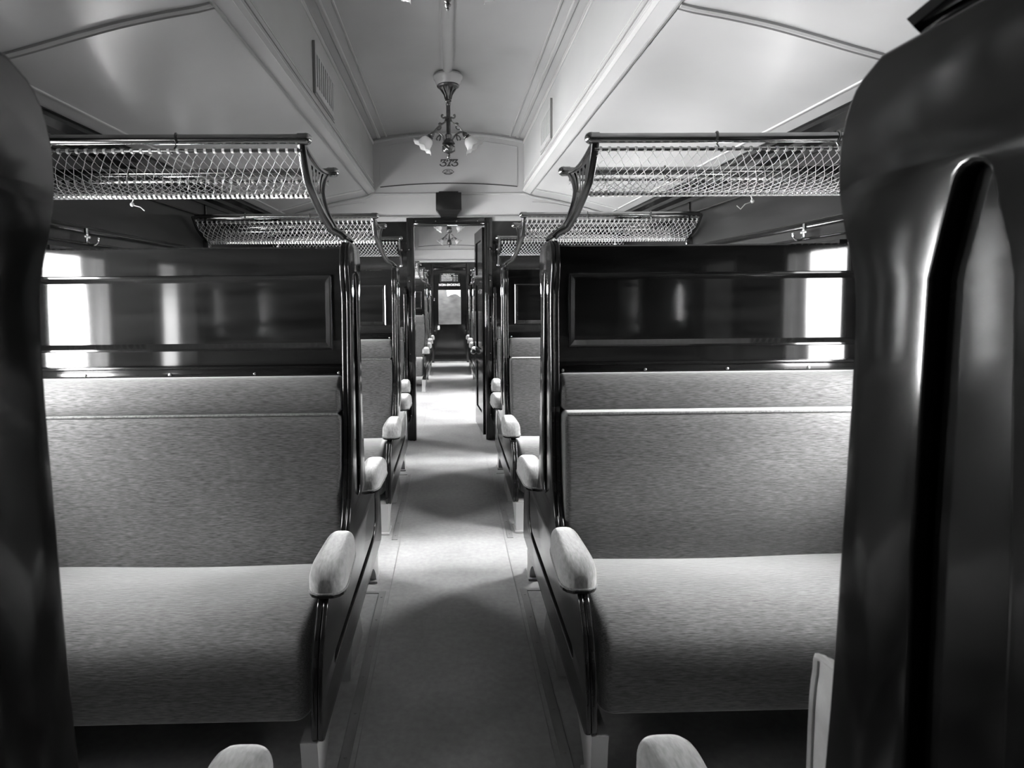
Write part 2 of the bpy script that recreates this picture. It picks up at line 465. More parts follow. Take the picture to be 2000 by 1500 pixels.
lower(BACK-.07, BACK, None, None, 0).build('wall_back_panelling', WALLW, kind='structure', smooth=0)
for yw in (MID, END):
    # cream fillet over the panelling and thin painted lines of the arched field
    m = MB(); m.box(-WX+.09, WX-.09, yw-.012, yw, 2.12, 2.166, .003); trim(m, CEILTRIM)
    m = MB(); m.box(-WX+.09, WX-.09, yw-.016, yw, 2.166, 2.172); trim(m, GROOVE, 0)
    pts = [(-.655+1.31*k/20, yw-.002, 2.447+.034*(1-(-1+2*k/20)**2)) for k in range(21)]
    m = MB(); m.tube(pts, .0055, 5); trim(m, INK)
    arc = [(-.655, yw-.002, 2.47), (-.655, yw-.002, 2.82)] + [(-.655+1.31*k/16, yw-.002, 2.82+.07*(1-(-1+2*k/16)**2)) for k in range(1, 16)] + [(.655, yw-.002, 2.82), (.655, yw-.002, 2.47)]
    m = MB(); m.tube(arc, .004, 5); trim(m, CEILTRIM)
    m = MB(); m.tube([(CX*.985*k/10, yw-.004, roof_z(CX*k/10)-.03) for k in range(-10, 11)], .014, 6); trim(m, CEILTRIM)
    # moulding where the decks meet the cross wall
    dd = [(-x, yw-.004, deck_z(x)-.018) for x in [1.55-.83*k/16 for k in range(17)]]
    dd += [(x, yw-.004, deck_z(x)-.018) for x in [.72+.83*k/16 for k in range(17)]]
    m = MB(); m.tube(dd, .012, 6); trim(m, CEILTRIM)
    for s in (-1, 1):                     # rounded corners of the painted field under each deck
        cpts = [(s*(.80+.5*t), yw-.002, 2.30-.04*t-.06*t*t*t) for t in [k/10 for k in range(11)]]
        m = MB(); m.tube(cpts, .004, 5); trim(m, CEILTRIM)

# ---- middle doorway and its opened leaf
d1 = thing('door_1', None, None, (0, MID, 0), kind='structure')
m = MB()
for s in (-1, 1):
    m.box(s*.34, s*.41, MID-.03, MID+.10, 0, 2.152, .006); m.box(s*.352, s*.372, MID-.042, MID-.03, .0, 2.10, .005)
m.box(-.34, .34, MID-.03, MID+.10, 2.086, 2.152, .006)
m.build('door_frame', PANEL, d1)
for k, x in enumerate((-.32, -.13, .07, .27)):
    m = MB(); m.lathe([(.006, 0), (.005, .003), (.001, .004)], (x, MID-.03, 2.118), 8, Matrix.Rotation(PI/2, 3, 'X')); m.build('screw', SCREW, d1)
for s in (-1, 1):
    for z in (.25, .55, .85, 1.2, 1.55, 1.85):
        m = MB(); m.lathe([(.006, 0), (.005, .003), (.001, .004)], (s*.388, MID-.03, z), 8, Matrix.Rotation(PI/2, 3, 'X')); m.build('screw', SCREW, d1)
leaf = MB()
def lx(t): return .312-.042*t           # the leaf runs back from the right jamb, almost along the aisle
A = Vector((.318, 6.06, 0)); Bv = Vector((.272, 6.72, 0)); du = (Bv-A).normalized(); dn = Vector((du.y, -du.x, 0))
LW = (Bv-A).length
def lbox(mb, a0, a1, z0, z1, t0, t1):
    vs = [A+du*a+dn*t+Vector((0, 0, z)) for z in (z0, z1) for a in (a0, a1) for t in (t0, t1)]
    mb.poly(vs, [(0, 1, 3, 2), (4, 6, 7, 5), (0, 4, 5, 1), (2, 3, 7, 6), (0, 2, 6, 4), (1, 5, 7, 3)])
lbox(leaf, 0, .1, .02, 2.075, 0, .035); lbox(leaf, LW-.1, LW, .02, 2.075, 0, .035)
for z0, z1 in ((.02, .22), (.72, .86), (1.52, 1.62), (1.96, 2.075)): lbox(leaf, .1, LW-.1, z0, z1, 0, .035)
lbox(leaf, .1, LW-.1, .22, .72, .01, .025)
lf = leaf.build('door_leaf', PANEL, d1, smooth=0)
g = MB(); lbox(g, .1, LW-.1, .86, 1.52, .012, .02); lbox(g, .1, LW-.1, 1.62, 1.96, .012, .02); g.build('door_pane', mat('dark_door_glass', .01, .08), lf, smooth=0)
kp = A+du*(LW-.06)-dn*.03
k = MB(); k.ball((kp.x, kp.y, .80), .028); k.tube([(kp.x, kp.y, .80), tuple(A+du*(LW-.06)+Vector((0, 0, .80)))], .01); k.build('door_knob', BRONZE, lf)

# ---- end door with its frame, blind and brasses
d2 = thing('door_2', None, None, (0, END, 0), kind='structure')
m = MB()
for s in (-1, 1): m.box(s*.345, s*.40, END-.03, END+.06, 0, 2.09, .005)
m.box(-.345, .345, END-.03, END+.06, 1.94, 2.09, .005); m.box(-.37, .37, END-.02, END+.06, 1.56, 1.96)
m.build('door_frame', PANEL, d2)
m = MB(); y0, y1 = END-.012, END+.03
m.box(-.36, -.235, y0, y1, .0, 1.59); m.box(.22, .36, y0, y1, .0, 1.59)
m.box(-.235, .22, y0, y1, 1.53, 1.59); m.box(-.235, .22, y0, y1, .66, .825); m.box(-.235, .22, y0, y1, .0, .2)
for x0, x1 in ((-.235, -.155), (-.055, .04), (.14, .22)): m.box(x0, x1, y0, y1, .2, .66)
m.box(-.155, -.055, y0+.012, y1, .2, .66); m.box(.04, .14, y0+.012, y1, .2, .66)
lf2 = m.build('door_leaf', PANEL, d2, smooth=0)
m = MB(); m.box(-.235, .22, END+.015, END+.019, .825, 1.53); m.build('door_pane', GLASS, d2, smooth=0)
# creased blind hung in front of the pane, sagging open at its upper right corner
m = MB(); NX, NZ = 24, 20; R = []
for j in range(NZ+1):
    row = []
    for i in range(NX+1):
        a = i/NX; x = -.243+.475*a
        top = 1.54 if a < .40 else interp([(.40, 1.405), (.55, 1.442), (.72, 1.462), (.86, 1.45), (.95, 1.41), (1, 1.40)], a)
        z = .815+(top-.815)*j/NZ
        y = END-.022 - .004*math.sin(9*a+7*z) - .005*math.sin(16*(z+.5*abs(a-.5)))
        row.append((x, y, z))
    R.append(row)
m.rings(R, closed=False); m.build('blind', BLIND, d2)
m = MB(); m.ball((-.242, END-.035, .745), .026); m.lathe([(.02, 0), (.02, .012)], (-.242, END-.012, .745), 12, Matrix.Rotation(PI/2, 3, 'X'))
m.box(-.262, -.222, END-.016, END-.011, .70, .79); m.build('door_knob', PORC, d2)
m = MB(); m.box(-.335, -.318, END-.024, END-.011, 1.31, 1.37, .003); m.build('latch', SCREW, d2)
m = MB(); m.box(-.345, .345, END-.05, END-.012, 0, .025, .004); m.build('threshold', STRIPM, d2)

# ================================================================== BENCHES
FRONT_HALF = [(.70, .178), (.722, .20), (.716, .28), (.705, .36), (.678, .44), (.635, .50), (.60, .532), (.50, .532), (.38, .54), (.30, .555), (.245, .585), (.205, .63), (.180, .69),
              (.160, .80), (.140, 1.0), (.128, 1.2), (.121, 1.34), (.123, 1.41), (.138, 1.455), (.149, 1.50), (.146, 1.545), (.128, 1.582), (.095, 1.600)]
def curve2(pts, sub=3): return [(p.x, p.y) for p in smooth_pts([Vector((a, b, 0)) for a, b in pts], sub)]
BOARD = curve2([(-a, b) for a, b in FRONT_HALF]) + curve2([(a, b) for a, b in reversed(FRONT_HALF)])
def ribbon(pts, w):
    """closed outline around a centre line, round ends; w may be a list"""
    P = [Vector(p) for p in pts]; n = len(P); lft, rgt = [], []
    for i, p in enumerate(P):
        t = (P[min(i+1, n-1)]-P[max(i-1, 0)]).normalized(); nn = Vector((-t.y, t.x)); ww = w[i] if isinstance(w, list) else w
        lft.append(p+nn*ww/2); rgt.append(p-nn*ww/2)
    def capp(p, a, b):
        v = a-p; out = []
        for k in range(1, 6):
            an = -PI*k/6; out.append(p+Vector((v.x*math.cos(an)-v.y*math.sin(an), v.x*math.sin(an)+v.y*math.cos(an))))
        return out
    e = capp(P[-1], lft[-1], rgt[-1]); s0 = capp(P[0], rgt[0], lft[0])
    return [(q.x, q.y) for q in lft + e + list(reversed(rgt)) + s0]
FL1 = ribbon([(0, 1.475), (0, 1.41), (0, 1.2), (0, .95), (0, .75), (0, .68)], [.03, .066, .080, .082, .086, .080])
jl = [Vector((-.52, .31)), Vector((-.2, .31)), Vector((.1, .31)), Vector((.36, .31)), Vector((.43, .325)), Vector((.475, .37)), Vector((.485, .43)), Vector((.485, .475))]
FL2 = ribbon([Vector((p.x, p.y)) for p in smooth_pts([Vector((a.x, a.y, 0)) for a in jl], 3)], .036)
BOARD_ME = plate(BOARD, [FL1, FL2], .015, .0045)
BACKING_ME = plate(BOARD, [], .018, .0055)

def cushion_back(t):
    """(lower cushion, head roll) profiles; y measured towards the sitter (+)"""
    h = .152                                             # the head roll sits back from the lower cushion
    low = curve2([(.03, .40), (.10, .385), (.185, .41), (.197, .47), (max(t, .17)+.008, .62), (t+.006, .80), (t+.002, .92), (t-.006, .965), (t-.022, .983), (t-.06, .986), (.06, .984), (.03, .95)], 3)
    head = curve2([(.03, .995), (.06, .982), (h-.05, .982), (h-.016, .985), (h-.004, 1.0), (h-.002, 1.035), (h-.014, 1.072), (h-.05, 1.10), (.07, 1.112), (.03, 1.105)], 3)
    return low, head
SEATP = curve2([(.03, .43), (.16, .452), (.28, .474), (.42, .492), (.54, .492), (.62, .475), (.675, .435), (.698, .37), (.702, .30), (.696, .245), (.68, .226), (.60, .222), (.3, .222), (.05, .222), (.03, .26)], 3)

def half_parts(root, s, yc, f, t, x0, x1):
    """everything that serves one sitting side; f = -1 faces the camera end, +1 faces away"""
    low, head = cushion_back(t)
    m = MB(); m.rings(loft_x([(yc+f*y, z) for y, z in low], s*x0, s*x1, s*.022)) if False else m.rings([[(s*p[0], p[1], p[2]) for p in R] for R in loft_x([(yc+f*y, z) for y, z in low], x0, x1, .022)])
    br = m.build('backrest', PLUSH, root, smooth=50)
    m = MB(); m.rings([[(s*p[0], p[1], p[2]) for p in R] for R in loft_x([(yc+f*y, z) for y, z in head], x0, x1, .022)])
    m.build('head_roll', PLUSH, br, smooth=50)
    m = MB(); m.tube([(s*x, yc+f*(t-.012), .984) for x in (x0+.01, x1-.01)], .0045, 6); m.build('piping', PIPE, br)
    def sag(x, y, z):
        q = (x-(x0+x1)/2)/((x1-x0)/2); return y, z + (.012*math.sin(x*5.3) - .012*q*q)*max(0, min(1, (z-.3)/.15))*.5
    m = MB(); m.rings([[(s*p[0], p[1], p[2]) for p in R] for R in loft_x([(yc+f*y, z) for y, z in SEATP], x0+.004, x1, .045, mid=14, sag=sag)])
    m.build('seat', PLUSH, root, smooth=50)
    # screwed strip over the cushion
    m = MB(); ya = yc+f*.04
    m.box(s*x0, s*x1, min(ya, ya+f*.018), max(ya, ya+f*.018), 1.104, 1.140, .004); m.box(s*x0, s*x1, min(ya, ya+f*.026), max(ya, ya+f*.026), 1.140, 1.150, .003)
    st = m.build('cover_strip', WOOD, root)
    for k in range(4):
        m = MB(); m.lathe([(.0065, 0), (.0055, .003), (.001, .0045)], (s*(x0+.02+k*.31), ya+f*.018, 1.121), 10, Matrix.Rotation(-f*PI/2, 3, 'X')); m.build('screw', SCREW, st)
    armrest(root, s, yc, f)
def armrest(root, s, yc, f, xc=.366):
    R = []; NS = 19
    def plan(q):                                    # half width along the pad, blunt rounded ends
        return (.043+.014*q)*max(0, 1-abs(2*q-1)**7)**.42
    for i in range(NS):
        q = .5-.5*math.cos(PI*i/(NS-1)); q = min(max(q, .004), .996); y = .305+.325*q
        w = max(plan(q), .012); e = max(0, 1-abs(2*q-1)**6)**.5
        zb = .556; zt = zb+(.030+.050*e)*(1+.06*math.sin(PI*q)); hh = (zt-zb)
        ring = []
        for k in range(22):
            a = PI*k/21; cx, cz = math.cos(a), math.sin(a)
            ring.append((s*xc+math.copysign(abs(cx)**.55, cx)*w*(1+.05*math.sin(2*min(a, PI-a))), yc+f*y, zb+hh*abs(cz)**.62))
        R.append(ring)
    m = MB(); m.rings(R); pad = m.build('armrest', PADP, root, smooth=60)
    qs = [.5-.5*math.cos(PI*k/16) for k in range(17)]; qs = [min(max(q, .006), .994) for q in qs]
    loop = [(s*xc+plan(q)*1.0, yc+f*(.305+.325*q), .5575) for q in qs]+[(s*xc-plan(q)*1.0, yc+f*(.305+.325*q), .5575) for q in reversed(qs)]
    m = MB(); m.tube(loop, .0038, 6, closed=True); m.build('piping', PIPE, pad)
    m = MB(); ring = [(p[0], p[1]) for p in loop]
    m.rings([[(x, y, z) for x, y in ring] for z in (.545, .5565)]); m.build('armrest_base', WOOD, pad, smooth=0)

def leg(root, s, yc, f):
    out = curve2([(.71, 0), (.70, .06), (.705, .13), (.715, .182)], 3) + curve2([(.05, .182), (.10, .160), (.30, .150), (.44, .140), (.54, .10), (.60, .05), (.625, 0)], 3)
    m = MB(); pr = [(yc+f*y, z) for y, z in out]
    m.rings([[(s*x, y, z) for y, z in pr] for x in (.378, .425)])
    m.box(s*.370, s*.435, min(yc+f*.60, yc+f*.73), max(yc+f*.60, yc+f*.73), 0, .012, .003)
    m.build('leg', IRON, root, smooth=25)
def centre_leg(root, s, yc):
    m = MB(); pr = curve2([(-.16, 0), (-.13, .06), (-.09, .12), (-.07, .182)], 3) + curve2([(.07, .182), (.09, .12), (.13, .06), (.16, 0)], 3)
    m.rings([[(s*x, yc+y, z) for y, z in pr] for x in (.380, .42)]); m.build('leg', IRON, root, smooth=25)

def panel_part(root, s, yc, x0, x1, z0=.30, z1=1.588, faces=(-1, 1), back=None):
    """partition with a sunk, bevelled field on each face"""
    m = MB(); h = .04
    fx0, fx1, fz0, fz1 = x0+.05, x1-.07, 1.208, 1.482; b, dp = .028, .014
    def rect(a0, a1, c0, c1, y): return [(s*a0, y, c0), (s*a1, y, c0), (s*a1, y, c1), (s*a0, y, c1)]
    prev = None
    for f in faces:
        y = yc+f*h
        R = [rect(x0, x1, z0, z1-.006, y), rect(fx0-.003, fx1+.003, fz0-.003, fz1+.003, y), rect(fx0, fx1, fz0, fz1, y+f*.005), rect(fx0+.006, fx1-.006, fz0+.006, fz1-.006, y+f*.003),
             rect(fx0+b-.004, fx1-b+.004, fz0+b-.004, fz1-b+.004, y-f*dp), rect(fx0+b, fx1-b, fz0+b, fz1-b, y-f*dp)]
        m.rings(R, cap=False)
        v = m.poly(R[-1], [(0, 1, 2, 3)])
    yb = (yc+back) if back is not None else None
    ys = [yc+f*h for f in faces]
    if yb is not None: ys.append(yb)
    ya, yz = min(ys), max(ys)
    m.rings([rect(x0, x1, z0, z1-.006, ya), rect(x0, x1, z0, z1, ya+.006), rect(x0, x1, z0, z1, yz-.006), rect(x0, x1, z0, z1-.006, yz)], cap=False)
    bmesh.ops.remove_doubles(m.bm, verts=m.bm.verts, dist=.0004)
    return m.build('partition_panel', PANEL, root, smooth=20)

BG = 'double-sided plush benches along the aisle'
def double_bench(s, yc, label):
    t = thing('railway_bench', label, 'bench', (s*1.0, yc, 0), BG)
    m = MB()
    m.mesh_add(BOARD_ME, lambda v: Vector((s*(AX+.0075+v.z), yc+v.x, v.y)))
    m.mesh_add(BACKING_ME, lambda v: Vector((s*(AX+.0235+v.z), yc+v.x, v.y)))
    bmesh.ops.remove_doubles(m.bm, verts=m.bm.verts, dist=.0002)
    m.build('bench_end', WOOD, t, smooth=40)
    panel_part(t, s, yc, .394, WX-.03)
    tk = .165 if s < 0 else .215
    for f in (-1, 1): half_parts(t, s, yc, f, tk, .397, WX-.06)
    for f in (-1, 1): leg(t, s, yc, f)
    centre_leg(t, s, yc)
    return t
def side(s): return 'left' if s < 0 else 'right'
protos = {}
for s in (-1, 1):
    sd_ = side(s)
    p = double_bench(s, ROW1, 'large plush bench with dark end board filling the %s half of the picture' % sd_)
    protos[s] = p
    for yc, lab in ((ROW0, 'dark bench end board looming at the %s edge, cut off by the picture' % sd_),
                    (ROW2, 'plush bench on the %s, directly behind the large front one' % sd_),
                    (ROWB, 'first plush bench seen beyond the doorway on the %s of the aisle' % sd_),
                    (ROWC, 'farthest plush bench on the %s, close to the end door' % sd_)):
        c = copy_tree(p); c.location = (s*1.0, yc, 0); c['label'] = lab
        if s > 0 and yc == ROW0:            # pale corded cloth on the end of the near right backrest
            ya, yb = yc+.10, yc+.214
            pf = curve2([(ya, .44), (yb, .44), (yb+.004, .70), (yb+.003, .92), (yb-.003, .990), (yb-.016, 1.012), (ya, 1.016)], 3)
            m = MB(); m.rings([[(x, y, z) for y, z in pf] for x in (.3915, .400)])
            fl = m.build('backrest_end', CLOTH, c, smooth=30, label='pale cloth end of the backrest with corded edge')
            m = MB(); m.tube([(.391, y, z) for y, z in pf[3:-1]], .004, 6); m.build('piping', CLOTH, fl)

# single benches with their backs to the middle wall
def wall_bench(s, label):
    yc = MID+.09; t = thing('railway_bench', label, 'bench', (s*1.0, yc, 0), 'single benches against the middle wall')
    cut = .095; xa = AX+.055
    prof = [(-a, b) for a, b in FRONT_HALF[:-7]]
    prof = curve2(prof + [(-.145, 1.38), (-.15, 1.43), (-.13, 1.48), (-cut-.005, 1.50)]) + [(-cut, 1.50), (-cut, .178)]
    me = plate(prof, [], .03, .006)
    m = MB(); m.mesh_add(me, lambda v: Vector((s*(xa+.015+v.z), yc+v.x, v.y)))
    bmesh.ops.remove_doubles(m.bm, verts=m.bm.verts, dist=.0002); m.build('bench_end', WOOD, t, smooth=40)
    low, head = cushion_back(.165)
    def clip(P): return [(yc-max(y, cut), z) for y, z in P]
    x0, x1 = xa+.034, WX-.06
    m = MB(); m.rings([[(s*p[0], min(p[1], MID-.002), p[2]) for p in R] for R in loft_x(clip(low), x0, x1, .022)]); br = m.build('backrest', PLUSH, t, smooth=50)
    m = MB(); m.rings([[(s*p[0], min(p[1], MID-.002), p[2]) for p in R] for R in loft_x(clip(head), x0, x1, .022)]); m.build('head_roll', PLUSH, br, smooth=50)
    m = MB(); m.rings([[(s*p[0], p[1], p[2]) for p in R] for R in loft_x(clip(SEATP), x0, x1, .045)]); m.build('seat', PLUSH, t, smooth=50)
    armrest(t, s, yc, -1, xa+.006)
    m = MB(); out = curve2([(.71, 0), (.70, .06), (.705, .13), (.715, .182)], 3) + curve2([(.12, .182), (.30, .150), (.44, .140), (.54, .10), (.60, .05), (.625, 0)], 3)
    m.rings([[(s*x, yc-y, z) for y, z in out] for x in (xa+.045, xa+.09)]); m.build('leg', IRON, t, smooth=25)
for s in (-1, 1): wall_bench(s, 'single plush bench backed against the middle wall, %s of the doorway' % side(s))

# ================================================================== LUGGAGE RACKS
XZ = [(1.612, .378), (1.630, .395), (1.643, .425), (1.70, .455), (1.75, .472), (1.80, .485), (1.88, .49), (1.96, .492)]
def bx(z): return interp(XZ, z)
FY = smooth_pts([Vector(p) for p in ((-.07, 1.616, 0), (-.10, 1.665, 0), (-.145, 1.73, 0), (-.19, 1.79, 0), (-.225, 1.855, 0), (-.248, 1.918, 0))], 4)
RY = smooth_pts([Vector(p) for p in ((.085, 1.616, 0), (.035, 1.66, 0), (.012, 1.71, 0), (.02, 1.765, 0), (.075, 1.835, 0), (.17, 1.885, 0), (.245, 1.91, 0))], 4)
def resample(P, n):
    ds = [0]
    for a, b in zip(P, P[1:]): ds.append(ds[-1]+(b-a).length)
    out = []
    for k in range(n):
        q = ds[-1]*k/(n-1); i = max(j for j in range(len(ds)) if ds[j] <= q+1e-9); i = min(i, len(P)-2)
        t = (q-ds[i])/max(ds[i+1]-ds[i], 1e-9); out.append(P[i].lerp(P[i+1], t))
    return out
FYr, RYr = resample(FY, 22), resample(RY, 22)
RXE = WX-.045
def net_side(m, f, yc, s, xa, xb, ytop, ztop, ybot, zbot):
    NS = 8
    def P(x, b):
        th = b*PI/2
        return Vector((s*x, yc+f*(ytop+(ybot-ytop)*(1-math.cos(th))), ztop+(zbot-ztop)*math.sin(th) - .004*math.sin(2*th)))
    step = .030; reach = .14
    k = xa-reach
    while k < xb+reach:
        for dr in (1, -1):
            pts = []
            for i in range(NS+1):
                b = i/NS; x = k+dr*reach*(b-.5)
                if xa <= x <= xb: pts.append(P(x+.0025*math.sin(i*2.4+k*90), b))
            if len(pts) > 1: m.tube(pts, .0013, 3, cap=False)
        k += step
    k = xa+.012
    while k < xb:
        c = P(k, 0); m.tube([c+Vector((-.004, 0, 0)), c+Vector((.004, 0, 0))], .0092, 6); k += .030
def rack(s, yc, label):
    t = thing('luggage_rack', label, 'luggage rack', (s*.378, yc, 1.61), 'net luggage racks on brass brackets above the benches')
    # inner bracket: pierced plate between two curved arms
    m = MB(); NU, NV = 13, 21
    def G(u_, v_, off):
        i = v_; a, b = FYr[i], RYr[i]; p = a.lerp(b, u_/NU)
        sagz = -.03*math.sin(PI*u_/NU)*max(0, (i-12)/9.0)**2
        z = p.y+sagz; return Vector((s*(bx(z)+off), yc+p.x, z))
    for off in (-.004, .004):
        grid = [[m.bm.verts.new(G(uu, vv, off)) for uu in range(NU+1)] for vv in range(NV+1)]
        for vv in range(NV):
            for uu in range(NU):
                if 10 <= vv <= 17 and uu in (3, 5, 7, 9) : continue
                if 7 <= vv <= 8 and uu in (6,): continue
                m.bm.faces.new((grid[vv][uu], grid[vv][uu+1], grid[vv+1][uu+1], grid[vv+1][uu]))
    bk = m.build('bracket', BRASS, t, smooth=50)
    m = MB(); m.band([(s*bx(p.y), yc+p.x, p.y) for p in FYr], .0125, .009); m.build('front_arm', BRASSD, bk, smooth=40)
    m = MB(); m.band([(s*bx(p.y), yc+p.x, p.y) for p in RYr], .010, .0075); m.build('rear_arm', BRASSD, bk, smooth=40)
    top = [G(uu, NV, 0) for uu in range(NU+1)]
    m = MB(); m.band(top, .010, .006); m.build('top_rim', BRASSD, bk, smooth=40)
    for y, z in ((-.25, 1.926), (.25, 1.917)):
        m = MB(); m.ball((s*.474, yc+y, z), .020); m.build('knob', BRASS, bk)
    # outer bracket at the wall
    m = MB(); pts = [(s*(RXE+.012), yc-.25, 1.926), (s*(RXE+.012), yc-.17, 1.85), (s*(RXE+.012), yc-.02, 1.785), (s*(RXE+.012), yc+.02, 1.785), (s*(RXE+.012), yc+.17, 1.85), (s*(RXE+.012), yc+.25, 1.917)]
    m.band([tuple(p) for p in smooth_pts([Vector(p) for p in pts], 4)], .012, .008); m.box(s*(RXE+.004), s*(WX-.001), yc-.03, yc+.03, 1.74, 1.80, .004)
    m.build('end_bracket', BRASS, t, smooth=40)
    for y, z in ((-.25, 1.926), (.25, 1.917)):
        m = MB(); m.tube([(s*.478, yc+y, z), (s*RXE, yc+y, z)], .0165, 14); m.tube([(s*.472, yc+y, z), (s*.502, yc+y, z)], .0195, 14); m.build('rail', BRASS, t)
        m = MB(); m.tube([(s*(.488 if y < 0 else .499), yc+y*.985, z-.036), (s*RXE, yc+y*.985, z-.036)], .0062, 8); m.build('rod', BRASS, t)
    m = MB(); m.tube([(s*.488, yc, 1.782), (s*RXE, yc, 1.782)], .0062, 8); m.build('rod', BRASS, t)
    for x in (.895, 1.31):                        # S-hooks tying the rod to the rail
        for y, z in ((-.25, 1.926), (.25, 1.917)):
            ring = [(s*(x+.004*k/4), yc+y+.0195*math.cos(a), z+.0195*math.sin(a)) for k, a in enumerate([PI*1.3-PI*1.5*j/10 for j in range(11)])]
            ring = ring + [(s*(x+.02), yc+y*.985-.009*(1 if y > 0 else -1), z-.030), (s*(x+.024), yc+y*.985, z-.045)]
            m = MB(); m.tube(ring, .0032, 6); m.build('hook', BRONZE, t)
    m = MB()
    net_side(m, -1, yc, s, .497, RXE-.01, .246, 1.890, 0, 1.782); net_side(m, 1, yc, s, .497, RXE-.01, .246, 1.881, 0, 1.782)
    k = .50
    while k < RXE: m.tube([(s*(k-.005), yc, 1.782), (s*(k+.004), yc+.001, 1.781)], .0105, 6); k += .018
    nt_ = m.build('net', NETM, t, smooth=60)
    # loose end of the netting cord
    m = MB(); x = 1.18 if s < 0 else 1.15
    m.tube([(s*x, yc, 1.785), (s*(x-.004), yc+.003, 1.77), (s*x, yc, 1.757)], .0025, 5); m.ball((s*x, yc, 1.752), .008, n=8, m=6)
    m.tube([(s*x, yc, 1.75), (s*(x-.03), yc-.004, 1.74), (s*(x-.045), yc, 1.722), (s*(x-.06), yc, 1.735)] if s > 0 else [(s*x, yc, 1.75), (s*(x-.03), yc, 1.742), (s*(x-.045), yc, 1.728)], .0018, 5)
    m.build('cord_end', NETM, nt_)
    return t
for s in (-1, 1):
    sd_ = side(s)
    p = rack(s, ROW1, 'brass and net luggage rack spanning the upper %s of the picture, the nearest fully seen' % sd_)
    for yc, lab in ((ROW0, 'luggage rack over the bench end at the %s edge, almost wholly above the picture' % sd_),
                    (ROW2, 'net luggage rack on the %s, lower in the picture behind the large near rack' % sd_),
                    (ROWB, 'small distant luggage rack on the %s, first beyond the doorway' % sd_),
                    (ROWC, 'tiny luggage rack on the %s over the farthest bench by the end door' % sd_)):
        c = copy_tree(p); c.location = (s*.378, yc, 1.61); c['label'] = lab
def wall_rack(s, yw, label):
    t = thing('wall_rack', label, 'luggage rack', (s*1.0, yw, 1.70), 'net luggage racks fixed to the cross walls')
    xe = WX-.05; x0 = .452; y = yw-.25
    m = MB(); m.tube([(s*x0, y, 1.94), (s*xe, y, 1.94)], .0155, 12); m.ball((s*(x0-.004), y, 1.94), .019); m.build('rail', BRASS, t)
    m = MB(); m.tube([(s*(x0+.02), y+.01, 1.902), (s*xe, y+.01, 1.902)], .006, 6); m.tube([(s*(x0+.02), yw-.03, 1.79), (s*xe, yw-.03, 1.79)], .006, 6); m.build('rod', BRASS, t)
    for x in (x0+.012, xe):
        m = MB(); pts = smooth_pts([Vector(p) for p in ((s*x, y, 1.94), (s*x, yw-.19, 1.86), (s*x, yw-.09, 1.79), (s*x, yw-.03, 1.72), (s*x, yw-.018, 1.70))], 4)
        m.band([tuple(p) for p in pts], .009, .007); m.ball((s*x, yw-.02, 1.70), .018, .018, .022); m.ball((s*(x-.012), yw-.13, 1.84), .011); m.build('bracket', BRASS, t, smooth=40)
    m = MB(); net_side(m, -1, yw, s, x0+.025, xe-.01, .24, 1.902, .03, 1.79); m.build('net', NETM, t, smooth=60)
for s in (-1, 1):
    wall_rack(s, MID, 'net luggage rack fixed on the middle wall, just %s of the doorway frame' % side(s))
    wall_rack(s, END, 'tiny net luggage rack on the far end wall, %s of the end door' % side(s))

